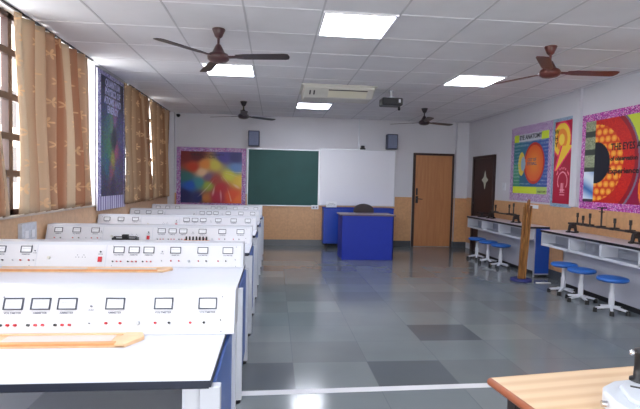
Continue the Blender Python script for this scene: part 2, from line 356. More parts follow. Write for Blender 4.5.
# ------------------------------------------------------------------ curtains
def curtain(label, y0, y1, t0, t1, z0, z1, folds, m, x=XL + .07, amp=.045, seed=1, group=None):
    rnd = random.Random(seed); nu, nv = folds * 12, 26
    ph = [rnd.uniform(-.5, .5) for _ in range(folds + 2)]; am = [rnd.uniform(.6, 1.2) for _ in range(folds + 2)]
    vs, fs, uvs = [], [], []
    for j in range(nv + 1):
        v = j / nv; z = z0 + (z1 - z0) * v
        for i in range(nu + 1):
            u = i / nu; s = v ** 1.5
            yb, yt = y0 + (y1 - y0) * u, t0 + (t1 - t0) * u; yy = yb + (yt - yb) * s
            q = u * folds; k = int(q); a_ = am[k] + (am[k + 1] - am[k]) * (q - k)
            w = math.sin(2 * PI * q + ph[k % folds] * .3) * amp * a_ * (1 - .35 * v) + .012 * math.sin(5 * v + u * 9)
            vs.append((x + w, yy + .01 * math.sin(4 * v + 3 * q), z + (.012 * math.sin(2 * PI * q) if j == 0 else 0)))
            uvs.append((u * folds * .16, v * 1.8))
    for j in range(nv):
        for i in range(nu): a = j * (nu + 1) + i; fs.append((a, a + 1, a + nu + 2, a + nu + 1))
    me = bpy.data.meshes.new('curtain'); me.from_pydata(vs, [], fs); me.materials.append(m)
    ul = me.uv_layers.new(name='UVMap')
    for l in me.loops: ul.data[l.index].uv = uvs[l.vertex_index]
    me.polygons.foreach_set('use_smooth', [True] * len(fs)); me.update()
    o = bpy.data.objects.new('curtain', me); C.objects.link(o)
    so = o.modifiers.new('cloth', 'SOLIDIFY'); so.thickness = .0015
    return tag(o, label, 'curtain', group)
GC = 'curtains along the left windows'
curtain('wide tan flower-patterned curtain between the bare window panes and the tall wall poster', 4.36, 6.02, 4.34, 5.86, 1.09, 2.838, 8, M_cur1, seed=3, group=GC)
curtain('edge of a tan curtain at the far left of the window with the bare panes', 3.3, 4.2, 3.3, 3.9, 1.09, 2.838, 5, M_cur1, seed=5, group=GC)
curtain('brown curtain just behind the tall purple-bordered poster on the window wall', 7.3, 8.95, 7.3, 8.56, 1.04, 2.838, 7, M_cur2, seed=8, group=GC)
curtain('brown curtain nearest the back corner of the room', 8.9, 10.2, 8.72, 10.22, 1.06, 2.838, 6, M_cur2, seed=11, group=GC)
for lab, a, b_ in [('dark curtain rod above the bare panes and the wide tan curtain', 3.1, 6.05), ('dark curtain rod above the two brown curtains', 7.5, 10.3)]:
    tag(MB().box(XL + .06, XL + .08, a, b_, 2.842, 2.858).build('curtain_rod', M_dark), lab, 'curtain rod')

# ------------------------------------------------------------------ printed posters (flat prints: pigment per vertex)
def vcol_mat(name, rough=.4):
    m = bpy.data.materials.new(name); m.use_nodes = True; nt = m.node_tree; b = nt.nodes['Principled BSDF']; b.inputs['Roughness'].default_value = rough
    a = nt.nodes.new('ShaderNodeVertexColor'); a.layer_name = 'print'; nt.links.new(a.outputs['Color'], b.inputs['Base Color']); return m
M_print = vcol_mat('printed_vinyl', .35); M_print.node_tree.nodes['Principled BSDF'].inputs['Specular IOR Level'].default_value = .4
def sheet(name, parent, org, xa, ya, w, h, nx, ny, fn, thick=.012):
    """a thin board whose front carries the print; org is its lower left corner seen from the room"""
    X, Y = Vector(xa), Vector(ya); Z = X.cross(Y); O = Vector(org)
    vs, fs = [], []
    for j in range(ny + 1):
        for i in range(nx + 1): vs.append(O + X * (w * i / nx) + Y * (h * j / ny) + Z * thick)
    for j in range(ny):
        for i in range(nx): a = j * (nx + 1) + i; fs.append((a, a + 1, a + nx + 2, a + nx + 1))
    n0 = len(vs); vs += [O, O + X * w, O + X * w + Y * h, O + Y * h]
    c = [0, nx, (nx + 1) * (ny + 1) - 1, (nx + 1) * ny]
    fs += [(n0 + 3, n0 + 2, n0 + 1, n0), tuple([n0, n0 + 1] + [i for i in range(nx, -1, -1)]), tuple([n0 + 2, n0 + 3] + [c[3] + i for i in range(nx + 1)]),
           tuple([n0 + 3, n0] + [j * (nx + 1) for j in range(ny + 1)]), tuple([n0 + 1, n0 + 2] + [j * (nx + 1) + nx for j in range(ny, -1, -1)])]
    me = bpy.data.meshes.new(name); me.from_pydata([tuple(v) for v in vs], [], fs); me.materials.append(M_print)
    at = me.color_attributes.new('print', 'FLOAT_COLOR', 'CORNER')
    for p_ in me.polygons:
        if p_.index < nx * ny:
            i, j = p_.index % nx, p_.index // nx; col = lin(fn((i + .5) / nx, (j + .5) / ny)) + (1,)
        else: col = (.5, .48, .55, 1)
        for li in p_.loop_indices: at.data[li].color = col
    me.update()
    o = bpy.data.objects.new(name, me); C.objects.link(o)
    if parent: o.parent = parent
    return o
def mixc(a, b, t): t = max(0, min(1, t)); return tuple(x + (y - x) * t for x, y in zip(a, b))
def rbf(pts, u, v, s=.16):
    tw = 0; c = [0, 0, 0]
    for x, y, col in pts:
        w = 1 / (((u - x) ** 2 + (v - y) ** 2) / s ** 2 + .02) ** 2; tw += w
        for k in range(3): c[k] += col[k] * w
    return tuple(k / tw for k in c)
def glitter(pal, rnd): return lambda: rnd.choice(pal)
rnd = random.Random(3)
BP = [(150, 80, 160), (190, 130, 190), (120, 80, 150), (210, 170, 210), (170, 60, 130), (110, 110, 170), (200, 200, 220)]
BPm = [(196, 60, 170), (150, 50, 150), (220, 130, 200), (120, 60, 140), (230, 190, 220), (180, 40, 130)]
BPl = [(150, 150, 196), (190, 190, 222), (110, 108, 160), (210, 210, 232), (130, 120, 180)]
# rainbow poster with gloss glare strokes painted in, back wall
PTS = [(.08, .9, (120, 30, 36)), (.25, .92, (96, 26, 40)), (.2, .7, (196, 60, 30)), (.4, .75, (226, 140, 60)), (.55, .75, (214, 200, 80)), (.7, .9, (70, 60, 150)), (.9, .9, (40, 40, 110)), (.9, .7, (90, 130, 190)),
       (.8, .55, (216, 210, 70)), (.95, .45, (226, 190, 60)), (.1, .5, (50, 110, 110)), (.15, .35, (30, 90, 190)), (.05, .15, (24, 30, 90)), (.3, .1, (30, 40, 110)), (.3, .4, (60, 140, 150)), (.35, .6, (230, 190, 150)),
       (.45, .35, (150, 170, 60)), (.55, .45, (170, 60, 50)), (.65, .3, (190, 30, 44)), (.6, .12, (176, 26, 60)), (.85, .15, (230, 80, 30)), (.95, .08, (240, 110, 40)), (.4, .1, (190, 110, 50)), (.45, .5, (120, 90, 120))]
def art_rainbow(u, v):
    bx, by = .06, .075
    if u < bx or u > 1 - bx or v < by * .5 or v > 1 - by: return rnd.choice(BP)
    u = (u - bx) / (1 - 2 * bx); v = (v - .04) / (1 - .115)
    c = rbf(PTS, u, v)
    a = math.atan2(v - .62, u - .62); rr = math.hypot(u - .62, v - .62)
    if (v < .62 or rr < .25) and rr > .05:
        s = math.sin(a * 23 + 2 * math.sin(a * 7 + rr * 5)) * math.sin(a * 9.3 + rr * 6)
        if s > .62 and .12 < rr < .62 and -2.3 < a < .3: c = mixc(c, (240, 214, 206), 1.3 * (s - .55))  # pale strokes: glare on the glossy sheet, painted into the print colours
    return c
t = thing('poster', 'rainbow coloured poster with painted glare streaks in a pink and purple patterned border beside the green board', 'poster', (-2.12, YB - .013, .87))
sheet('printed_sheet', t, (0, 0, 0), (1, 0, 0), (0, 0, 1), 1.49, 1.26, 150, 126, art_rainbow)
text('title_lettering', 'THE ELECTROMAGNETIC\nSPECTRUM', .065, M_inkdark, t, (.66, -.014, 1.07))

# tall poster, left wall (seen from the room: left = small Y)
BLOB = [(.5, .5, (30, 34, 60)), (.2, .9, (32, 34, 66)), (.8, .9, (32, 34, 66)), (.3, .62, (60, 120, 120)), (.6, .68, (160, 100, 160)), (.35, .42, (70, 140, 100)), (.65, .4, (190, 90, 130)), (.5, .32, (180, 170, 80)), (.25, .25, (40, 110, 130)),
        (.7, .22, (70, 80, 130)), (.5, .1, (34, 40, 78)), (.15, .1, (44, 50, 90)), (.85, .55, (90, 90, 150)), (.2, .75, (50, 60, 110)), (.55, .52, (16, 18, 34)), (.6, .47, (16, 18, 34)), (.45, .6, (110, 160, 120)), (.75, .62, (60, 70, 120)), (.45, .2, (150, 80, 110))]
def art_tall(u, v):
    if u < .1 or u > .9 or v < .1 or v > .97:
        if v < .1: return (206, 206, 230) if int(u * 26) % 2 else (120, 116, 172)
        return rnd.choice(BPl)
    return mixc(rbf(BLOB, (u - .1) / .8, (v - .1) / .87, .1), (rnd.random() * 180, rnd.random() * 180, rnd.random() * 200), .3)
t = thing('poster', 'tall narrow navy poster in a lilac border hanging between the left windows', 'poster', (XL + .03, 6.27, 1.0))
sheet('printed_sheet', t, (0, 0, 0), (0, 1, 0), (0, 0, 1), 1.12, 1.82, 70, 110, art_tall, .02)
text('title_lettering', 'QUANTUM\nPHYSICS OF\nATOMS AND\nENERGY', .13, mat('lilac_ink', (176, 178, 216), .5), t, (.022, .56, 1.52), (0, 1, 0), bold=.004, sx=.9)

# right wall posters (left on the picture = large Y)
def rwall(x): return x
def art_eye(u, v):
    if u < .085 or u > .93 or v < .1 or v > .89:
        return rnd.choice([(204, 186, 216), (186, 150, 200), (214, 200, 222)]) if (u * 26 + v * 26) % 1 < .5 or rnd.random() < .25 else rnd.choice([(120, 70, 150), (90, 60, 120), (150, 80, 150)])
    u = (u - .085) / .845; v = (v - .1) / .79
    if v > .88: 
        if u < .15 or u > .8: return (206, 226, 50)
        return (196, 200, 208)
    if v < .12: return (214, 232, 50) if u < .72 else (176, 206, 110)
    c = mixc((34, 120, 130), (52, 78, 160), u)
    if u < .2 and .12 < v < .5: c = (60, 150, 120)
    dx, dy = (u - .62) / .28, (v - .5) / .33; rr = math.hypot(dx, dy)
    if rr < 1.0: c = mixc((240, 150, 50), (224, 90, 40), rr)
    if .9 < rr < 1.03: c = (196, 50, 40)
    if math.hypot((u - .25) / .1, (v - .5) / .2) < 1 and rr > 1: c = (226, 200, 70)
    if math.hypot((u - .3) / .07, (v - .5) / .12) < 1: c = (150, 180, 200)
    if rr > 1.1 and (u < .2 or u > .82 or v < .2 or v > .78) and int(v * 34) % 2 and rnd.random() < .6: c = mixc(c, (200, 208, 220), .5)
    return c
XA = (0, -1, 0)
t = thing('poster', 'poster of an orange eyeball diagram titled EYE ANATOMY on the right wall', 'poster', (XR - .001, 8.42, 1.18))
sheet('printed_sheet', t, (0, 0, 0), XA, (0, 0, 1), 1.29, 1.32, 110, 110, art_eye)
text('title_lettering', 'EYE ANATOMY', .11, M_inkdark, t, (-.0135, -.64, 1.115), XA, bold=.003, sx=.95)
text('caption_lettering', 'CUT OF\nEYE BALL', .075, mat('grey_blue_ink', (70, 90, 130), .5), t, (-.0135, -.72, .68), XA, bold=.001)
text('footer_lettering', 'ANATOMY', .05, M_inkdark, t, (-.0135, -1.05, .17), XA)
def art_q(u, v):
    if u < .1 or u > .9 or v < .04 or v > .96: return (150, 176, 200) if rnd.random() < .7 else (100, 130, 150)
    u = (u - .1) / .8; v = (v - .04) / .92
    c = (170, 16, 52)
    # broad question mark: yellow head, pink outline sweeping down to the left
    mid = .62 + .3 * math.sin((v - .45) * 5.6) if v < .98 else .6
    dx, dy = (u - .42) / .5, (v - .78) / .2; rr = math.hypot(dx, dy)
    if rr < 1.12: c = (232, 60, 90)
    if rr < 1: c = (244, 206, 60)
    if rr < .66: c = (236, 140, 50)
    if rr < .34: c = (246, 214, 80)
    if .4 < v < .7:
        cx_ = .78 - (.7 - v) * 2.2; w_ = .3 * (v - .38) / .32
        if abs(u - cx_) < w_ + .1: c = (236, 50, 110)
        if abs(u - cx_) < w_: c = (242, 200, 60)
    e = math.hypot((u - .56) / .3, (v - .27) / .12)
    if .86 < e < 1 and (v > .2): c = (240, 160, 176)
    if abs(u - .56) < .15 and .08 < v < .17: c = (222, 130, 150) if int(v * 70) % 2 else (170, 16, 52)
    if .14 < v < .25 and abs(abs(u - .56) - .05) < .025: c = (240, 160, 176)
    if 1.25 < e < 1.45 and v > .27 and int(math.degrees(math.atan2(v - .27, u - .56)) / 12) % 2: c = (240, 130, 150)
    return c
t = thing('poster', 'narrow red poster with a yellow question mark and light bulb on the right wall', 'poster', (XR - .001, 7.1, 1.13))
sheet('printed_sheet', t, (0, 0, 0), XA, (0, 0, 1), .53, 1.37, 60, 130, art_q, .018)
text('side_lettering', 'W\nH\nY', .11, M_inkdark, t, (-.0195, -.1, 1.06), XA, bold=.002)
def art_iris(u, v):
    W, Hh = 2.0, 1.32; x, y = u * W, v * Hh      # metres
    if x < .08 or y < .1 or y > Hh - .1: return rnd.choice(BPm)
    if x < .29:
        if y < .52: return mixc((60, 110, 180), (220, 230, 240), abs(math.sin(y * 9 + x * 4))) if y > .14 else (70, 60, 70)
        return mixc((110, 120, 90), (196, 200, 170), rnd.random() * .8) if (int(y * 12) % 3) else (60, 66, 60)
    cx_, cy_ = .3, .64; r_ = math.hypot(x - cx_, (y - cy_) * 1.02)
    if r_ < .29: return (26, 26, 38)
    if r_ < .72:
        hx, hy = x / .115 + .35, y / .1
        if int(hy) % 2: hx += .5
        d_ = math.hypot(hx - math.floor(hx) - .5, hy - math.floor(hy) - .5)
        if r_ < .53: return mixc((250, 200, 80), (232, 120, 34), d_ * 2) if d_ < .44 else (214, 70, 28)
        return mixc((216, 50, 32), (186, 28, 34), rnd.random())
    if r_ < .78: return (150, 30, 44)
    if r_ < .81: return (120, 110, 130)
    if y > .62:
        if math.hypot(x - 1.2, y - 1.02) < .12: return (236, 140, 40)
        return (196, 210, 60)
    c2 = math.hypot(x - 1.55, y - .3)
    if c2 < .45: return (230, 90, 40) if int(c2 * 14) % 2 else (240, 130, 50)
    return (150, 24, 66)
t = thing('poster', 'large poster of a black pupil and orange iris cells in a magenta border', 'poster', (XR - .001, 6.4, 1.14))
sheet('printed_sheet', t, (0, 0, 0), XA, (0, 0, 1), 2.0, 1.32, 200, 132, art_iris)
text('title_lettering', 'THE EYES ARE THE', .125, M_inkdark, t, (-.0135, -.6, .83), XA, bold=.003, align='LEFT', sx=.8)
text('subtitle_lettering', 'of observation', .08, M_inkdark, t, (-.0135, -.6, .68), XA, bold=.003, align='LEFT')
text('subtitle_lettering', 'Experience', .1, M_inkdark, t, (-.0135, -.56, .52), XA, bold=.003, align='LEFT', sx=1.2)

# ------------------------------------------------------------------ boards, speakers and small things on the back wall
t = thing('chalkboard', 'dark green chalkboard between the rainbow poster and the whiteboard', 'chalkboard', (.195, YB, .9))
MB().box(-.775, .775, -.03, -.004, 0, 1.22).build('writing_surface', M_board, t)
MB().box(-.795, .795, -.035, 0, 1.22, 1.24).box(-.795, .795, -.045, 0, -.02, 0).box(-.795, -.775, -.035, 0, 0, 1.22).box(.775, .795, -.035, 0, 0, 1.22).build('frame', M_alu, t)
t = thing('whiteboard', 'large white board above the low blue cabinet', 'whiteboard', (1.86, YB, .93))
MB().box(-.845, .845, -.03, -.004, 0, 1.23).build('writing_surface', M_wb, t)
MB().box(-.865, .865, -.035, 0, 1.23, 1.25).box(-.865, .865, -.05, 0, -.02, 0).box(-.865, -.845, -.035, 0, 0, 1.23).box(.845, .865, -.035, 0, 0, 1.23).build('frame', M_alu, t)
sp = thing('wall_speaker', 'grey wall speaker above the green chalkboard', 'speaker', (-.46, YB, 2.18), group='wall speakers above the boards')
MB().box(-.12, .12, -.2, -.03, 0, .33).build('speaker_cabinet', M_speaker, sp, .01)
MB().box(-.1, .1, -.206, -.2, .02, .31).build('grille', M_grille, sp, .003)
MB().box(-.03, .03, -.03, 0, .12, .2).build('wall_bracket', M_dark, sp)
copy_to(sp, 'grey wall speaker above the right end of the whiteboard', (2.6, YB, 2.2))
t = thing('webcam', 'small black camera with a lens perched on top of the whiteboard', 'camera', (1.98, YB - .02, 2.18))
MB().box(-.08, .04, -.035, .015, 0, .035).box(-.06, .02, -.05, -.01, .035, .085).build('camera_body', M_black, t, .004)
MB().lathe([(.018, 0), (.018, .02), (.008, .022)], n=12, axis='y').xf(Matrix.Translation((.02, -.07, .1))).tube((.02, -.05, .07), (.02, -.05, .09), .008).tube((.02, -.05, .1), (.02, -.01, .1), .02).build('camera_lens', M_alu, t)
t = thing('dome_camera', 'small black dome camera high in the left back corner', 'camera', (-2.09, YB - .02, 2.8))
MB().lathe([(.045, 0), (.045, .02), (.03, .03)], n=16).box(-.01, .01, 0, .02, .0, .03).build('camera_mount', M_black, t)
MB().lathe([(.005, -.035), (.025, -.028), (.036, -.01), (.04, 0)], n=16).build('dome', M_black, t)
tag(MB().box(1.855, 1.89, YB - .02, YB, 2.18, ZC).build('cable_trunking', M_alu), 'thin pale cable trunking running down the back wall to the whiteboard', 'cable trunking')
t = thing('wall_socket', 'small white socket box under the corner where the two boards meet', 'socket', (.91, YB - .012, .82))
MB().box(-.08, .08, -.03, 0, 0, .09).build('socket_box', M_casing, t, .004); MB().box(-.05, -.01, -.034, -.03, .03, .06).box(.02, .05, -.034, -.03, .03, .06).build('socket_holes', M_ink, t)
t = thing('light_switch', 'small pale light switch on the right wall beside the dark door', 'switch', (XR, 8.66, 1.4))
MB().box(-.015, 0, -.06, .06, -.05, .09).build('switch_plate', M_casing, t, .003); MB().box(-.02, -.015, -.03, .03, 0, .04).build('rocker', M_leg, t)
t = thing('paper_strip', 'white paper strip stuck under the eye anatomy poster', 'paper strip', (XR - .012, 7.6, 1.1))
MB().box(-.004, 0, -.16, .16, -.035, .025).build('strip', M_paper, t)
t = thing('switch_board', 'grey electrical switch board on the left wall below the first curtain', 'switch board', (XL, 4.58, .8))
MB().box(0, .05, -.13, .13, 0, .2).build('board_box', mat('marbled_grey', (186, 190, 200), .4, noise=.1, nscale=20), t, .004); MB().box(.05, .056, -.09, -.03, .06, .13).build('switch_rocker', M_plate, t); MB().box(.05, .056, .02, .08, .06, .13).build('switch_rocker', M_plate, t)

# low cabinet behind the teacher
t = thing('low_cabinet', 'low bright blue cabinet standing under the whiteboard', 'cabinet', (1.855, 10.16, 0))
MB().box(-.78, .78, 0, .3, .09, .86).build('body', M_blue, t, .004)
MB().box(-.79, .79, -.01, .3, .86, .88).build('top', M_deskblue, t, .003)
for a in (-.775, .005): MB().box(a, a + .77, -.016, 0, .1, .85).build('door', M_blue, t, .003)
for a in (-.7, .7):
    for q in (.04, .26): MB().tube((a, q, 0), (a, q, .09), .025).build('leg', M_dark, t)
t = thing('notice_card', 'white printed notice card standing on the blue cabinet', 'card', (1.25, 10.2, .88))
MB().box(-.115, .115, 0, .012, 0, .13).box(-.1, .1, 0, .06, 0, .01).build('card', M_paper, t)
text('card_lettering', 'PHYSICS\nLABORATORY', .032, M_ink, t, (0, -.001, .07))
# teacher's desk
t = thing('teacher_desk', 'deep blue panelled teacher desk in front of the low blue cabinet', 'desk', (1.74, 8.57, 0))
MB().box(-.46, .49, 0, .02, .0, .82).build('front_panel', M_deskblue, t, .002)
for a in (-.48, .47): MB().box(a, a + .02, .0, .58, 0, .82).build('side_panel', M_deskblue, t, .002)
MB().box(-.51, .52, -.02, .6, .82, .845).build('tabletop', mat('dark_brown_desktop', (96, 78, 96), .3), t, .004)
MB().box(.1, .45, .1, .55, .45, .8).build('drawer_unit', M_deskblue, t); MB().box(.12, .43, .55, .565, .5, .64).box(.12, .43, .55, .565, .66, .79).build('drawer_front', M_deskblue, t)
t = thing('office_chair', 'dark office chair with a rounded backrest behind the blue teacher desk', 'chair', (1.86, 9.45, 0))
pr_ = []
for k in range(17):
    a = PI * k / 16; pr_.append((.215 * math.cos(a) * (1 if abs(math.cos(a)) < .9 else 1), .86 + .14 * math.sin(a)))
pr_ += [(-.2, .56), (.2, .56)]
MB().prism(pr_, .17, .23, 'y').build('backrest', M_chair, t, .015)
MB().box(-.23, .23, -.22, .2, .44, .5).build('seat', M_chair, t, .02)
MB().tube((0, 0, .08), (0, 0, .44), .03).build('column', M_black, t); MB().box(-.03, .03, .18, .24, .4, .6).build('back_support', M_black, t)
for k in range(5):
    a = 2 * PI * k / 5; a_ = MB().tube((0, 0, .1), (.26 * math.cos(a), .26 * math.sin(a), .06), .025, .015).build('base_arm', M_black, t)
    MB().tube((.26 * math.cos(a) - .015, .26 * math.sin(a), .028), (.26 * math.cos(a) + .015, .26 * math.sin(a), .028), .028).build('caster', M_black, a_)

# ------------------------------------------------------------------ ceiling things
lt = thing('ceiling_light', 'x', 'ceiling light', (.706, 4.288, ZC), group='square ceiling light panels')
fr_ = MB(); w = .3
for a, b_, c_, d_ in [(-.322, -w, -.322, .322), (w, .322, -.322, .322), (-w, w, -.322, -w), (-w, w, w, .322)]: fr_.box(a, b_, c_, d_, -.014, -.001)
fr_.build('frame', M_tlight, lt)
MB().box(-w, w, -w, w, -.009, -.005).build('diffuser', M_panel, lt)
lt['label'] = 'largest square ceiling light, near the middle of the ceiling'
for lab, x, y in [('square ceiling light behind the nearest left fan', -.605, 6.25), ('square ceiling light farthest back beyond the air conditioner', .706, 8.87), ('square ceiling light left of the nearest right fan', 2.67, 6.25),
                  ('added square ceiling light overhead left, out of view', -.605, 1.67), ('added square ceiling light overhead right, out of view', 2.67, 1.67), ('added unseen square ceiling light overhead behind the viewer', .706, -.95)]:  # last three panels are out of view, added to raise the room brightness
    copy_to(lt, lab, (x, y, ZC))

def fan(label, loc, base, mbody, mblade):
    f = thing('ceiling_fan', label, 'ceiling fan', loc, R(base), 'three-bladed ceiling fans')
    MB().lathe([(.02, -.085), (.035, -.07), (.062, -.005), (.06, 0)], n=20).build('canopy', mbody, f)
    MB().tube((0, 0, -.2), (0, 0, -.07), .012).build('downrod', mbody, f)
    MB().lathe([(.03, -.315), (.075, -.305), (.1, -.285), (.105, -.26), (.09, -.235), (.06, -.22), (.045, -.19), (.025, -.15), (.014, -.14)], n=28).build('motor', mbody, f)
    return f
def blades(f, m, mb_):
    for k in range(3):
        Mx = Matrix.Rotation(R(120 * k), 4, 'Z')
        T_ = Mx @ Matrix.Translation((0, 0, -.262)) @ Matrix.Rotation(R(-9), 4, 'X')
        o = MB().prism([(.17, -.045), (.25, -.058), (.64, -.066), (.675, -.055), (.685, 0), (.67, .05), (.64, .06), (.25, .05), (.17, .03)], -.003, .003, 'z').xf(T_).build('blade', m, f)
        MB().box(.08, .24, -.02, .02, -.006, .004, T_).build('blade_arm', mb_, o)
f1 = fan('dark brown ceiling fan nearest on the left, below a square light', (-.55, 4.6, ZC), -131, M_brown, M_fandark); blades(f1, M_fandark, M_brown)
f4 = fan('reddish brown ceiling fan nearest on the right', (2.77, 4.6, ZC), -126, M_rbrown, M_rbrown); blades(f4, M_rbrown, M_rbrown)
f2 = fan('small-looking dark ceiling fan in front of the speaker above the chalkboard', (-.58, 8.7, ZC), 35, M_fandark, M_fandark); blades(f2, M_fandark, M_fandark)
f3 = dup(f2); f3.location = (2.79, 8.7, ZC); f3.rotation_euler = (0, 0, R(22)); f3['label'] = 'small-looking dark ceiling fan in front of the wall above the brown door'

t = thing('air_conditioner', 'cream ceiling air conditioner with a dark outlet slot in the middle of the ceiling', 'air conditioner', (.93, 7.2, ZC))
MB().prism([(-.3, 0), (-.3, -.05), (-.1, -.16), (.3, -.16), (.45, 0)], -.53, .53, 'x').build('casing', M_cream, t, .02)
MB().box(-.56, .56, -.33, .48, -.02, 0).build('trim_panel', M_cream, t, .006)
sl = Matrix.Translation((0, -.2, -.105)) @ Matrix.Rotation(math.atan2(-.11, .2), 4, 'X')
MB().box(-.16, .42, -.08, -.062, -.004, .004, sl).build('outlet_slot', M_dark, t)
MB().box(-.16, .42, -.055, .09, -.006, .003, sl).build('louvre_flap', mat('pale_cream_plastic', (222, 218, 198), .4), t, .002)
MB().box(-.44, -.42, -.05, .04, -.006, .003, sl).box(-.38, -.36, -.05, .04, -.006, .003, sl).build('vent_mark', M_dark, t)
t = thing('projector', 'black projector on a white mount under the ceiling right of the air conditioner', 'projector', (1.76, 7.15, ZC))
MB().lathe([(.05, -.02), (.05, 0)], n=16).tube((0, 0, -.12), (0, 0, -.01), .018).box(-.06, .06, -.05, .05, -.125, -.11).build('ceiling_mount', M_casing, t)
MB().box(-.16, .16, -.12, .13, -.24, -.125).build('projector_body', M_black, t, .02)
MB().lathe([(.035, 0), (.035, .03), (.025, .03)], n=16, axis='y').xf(Matrix.Translation((.08, .13, -.18))).build('lens', M_dark, t)
MB().box(.09, .12, -.124, -.12, -.2, -.15).build('sticker', M_casing, t)
MB().lathe([(.012, -.3), (.02, -.29), (.02, -.26), (.01, -.235)], (.13, 0, 0), n=12).build('hanging_plug', M_black, t)

# ------------------------------------------------------------------ student desks on the left and the supply consoles on them
W2 = 1.025; XD = -1.245
DY = [1.55, 2.98, 4.31, 5.68, 7.03, 8.37]
GD = 'white student desks in rows along the left wall'
dk_ = thing('student_desk', 'nearest white student desk, cut by the left and bottom edges of the picture', 'desk', (XD + .02, DY[0], 0), 0, GD)
MB().box(-W2, W2, 0, .74, .756, .775).build('tabletop', M_white, dk_)
MB().box(-W2, W2, -.003, 0, .752, .774).box(W2, W2 + .003, -.003, .74, .752, .774).box(-W2 - .003, -W2, -.003, .74, .752, .774).build('edge_band', M_blackedge, dk_)
MB().box(-W2 + .005, W2 - .005, .005, .735, .744, .756).build('underframe', M_blackedge, dk_)
for sx_ in (-1, 1):
    for q in (.015, .68):
        x_ = sx_ * (W2 - .003)
        l_ = MB().prism([(x_ - .034, .02), (x_ + .034, .02), (x_ + .034, .745), (x_ - .034, .745)], q, q + .04, 'y').build('leg', M_leg, dk_, .003)
        MB().tube((x_, q + .02, 0), (x_, q + .02, .012), .028).tube((x_, q + .02, .012), (x_, q + .02, .03), .012).build('foot', M_black, l_)
    MB().box(sx_ * (W2 + .003) - .009, sx_ * (W2 + .003) + .009, .06, .68, .1, .745).build('side_panel', M_panelblue, dk_)
MB().box(-W2 + .09, W2 - .09, .06, .6, .56, .575).build('shelf', M_white, dk_)
for a, b_ in ((-W2 + .03, -.925), (.935, W2 - .035)): MB().box(a, b_, .045, .055, .1, .744).build('filler_panel', M_casing, dk_)
MB().box(-W2 + .09, W2 - .09, .6, .615, .12, .744).build('back_panel', M_leg, dk_)
for x_ in (-.93, -.31, .315, .935): MB().box(x_ - .011, x_ + .011, .056, .6, .575, .744).build('divider', M_white, dk_)

GCn = 'meter consoles along the back of the student desks'
cn = thing('power_console', 'white meter console on the nearest student desk', 'instrument console', (XD + .064, 2.015, .775), 0, GCn)
prof = [(0, 0), (.065, .178), (.2, .178), (.2, 0)]
MB().prism(prof, -W2 + .005, W2 - .005, 'x').build('casing', M_casing, cn, .003)
ang = math.atan2(.178, .065); SL = math.hypot(.065, .178)
FM = Matrix(((1, 0, 0, 0), (0, math.cos(ang), -math.sin(ang), 0), (0, math.sin(ang), math.cos(ang), 0), (0, 0, 0, 1)))  # local: x, up-slope, outward = +z
def fr2(u): return (u - .5) * 2 * W2
YA = FM @ Vector((0, 1, 0)); ZA = FM @ Vector((0, 0, 1))
for a, b_ in ((.012, .268), (.272, .505), (.509, .988)):
    MB().box(fr2(a), fr2(b_), .006, SL - .022, .0, .0012, FM).build('front_plate', M_plate, cn)
def on(u, v, h=.0012): return FM @ Vector((fr2(u), v, h))
def meter(u, word):
    w_, h_, t_ = .039, .0245, .005; v = .131; x_ = fr2(u); q = MB()
    q.box(x_ - w_, x_ + w_, v + h_ - t_, v + h_, .001, .009, FM).box(x_ - w_, x_ + w_, v - h_, v - h_ + t_, .001, .009, FM).box(x_ - w_, x_ - w_ + t_, v - h_, v + h_, .001, .009, FM).box(x_ + w_ - t_, x_ + w_, v - h_, v + h_, .001, .009, FM)
    o = q.build('meter', M_meterframe, cn)
    MB().box(x_ - w_ + t_, x_ + w_ - t_, v - h_ + t_, v + h_ - t_, .001, .004, FM).build('dial_face', M_meterface, o)
    MB().box(x_ - .026, x_ + .026, v + .005, v + .0062, .004, .0045, FM).build('dial_scale', M_ink, o)
    text('caption_lettering', word, .0125, M_ink, o, on(u, v - .038, .0013), (1, 0, 0), YA, bold=.0002)
def post(u, v, m, r_=.0055, nm='terminal'):
    c_ = on(u, v); MB().tube(c_, c_ + ZA * .014, r_, r_ * .85, 10).build(nm, m, cn)
METERS = [(.06, 'AMMETER'), (.145, 'VOLTMETER'), (.233, 'AMMETER'), (.551, 'VOLTMETER'), (.604, 'AMMETER'), (.656, 'AMMETER'), (.751, 'AMMETER'), (.849, 'VOLTMETER'), (.94, 'VOLTMETER')]
for u, wd in METERS: meter(u, wd)
for u in (.551, .604, .656):
    for k, (dx, mm) in enumerate(((-.018, M_black), (-.004, M_red), (.01, M_red))): post(u + dx, .044, mm)
for u, ms2 in ((.06, (M_red, M_black)), (.145, (M_red, M_black)), (.233, (M_red, M_red)), (.751, (M_red, M_red)), (.849, (M_red, M_black)), (.92, (M_red, M_black))):
    for dx, mm in ((-.014, ms2[0]), (.014, ms2[1])): post(u + dx, .05, mm)
for u in (.263, .704): post(u, .12, M_ink, .004, 'indicator'); text('caption_lettering', 'FUSE', .011, M_ink, cn, on(u, .104, .0014), (1, 0, 0), YA); post(u, .05, M_ink, .003, 'indicator')
post(.80, .05, M_alu, .01, 'selector_knob'); post(.968, .06, M_black, .003, 'indicator'); post(.313, .07, M_cream, .012, 'selector_knob')
for dx in (-.012, .012): post(.205 + dx * 0 - .012, .05, M_ink, .003, 'indicator')
q = MB()
for k in (-1, 1):
    for (dx, dv) in ((0, .016), (-.008, 0), (.008, 0)): c_ = on(.42 + k * .011 + dx * .6, .075 + dv); q.tube(c_, c_ + ZA * .0015, .0035, n=8)
q.build('socket_outlet', M_ink, cn)
post(.488, .115, M_black, .0055, 'indicator'); text('caption_lettering', 'MAINS', .011, M_inkdark, cn, on(.488, .098, .0014), (1, 0, 0), YA)
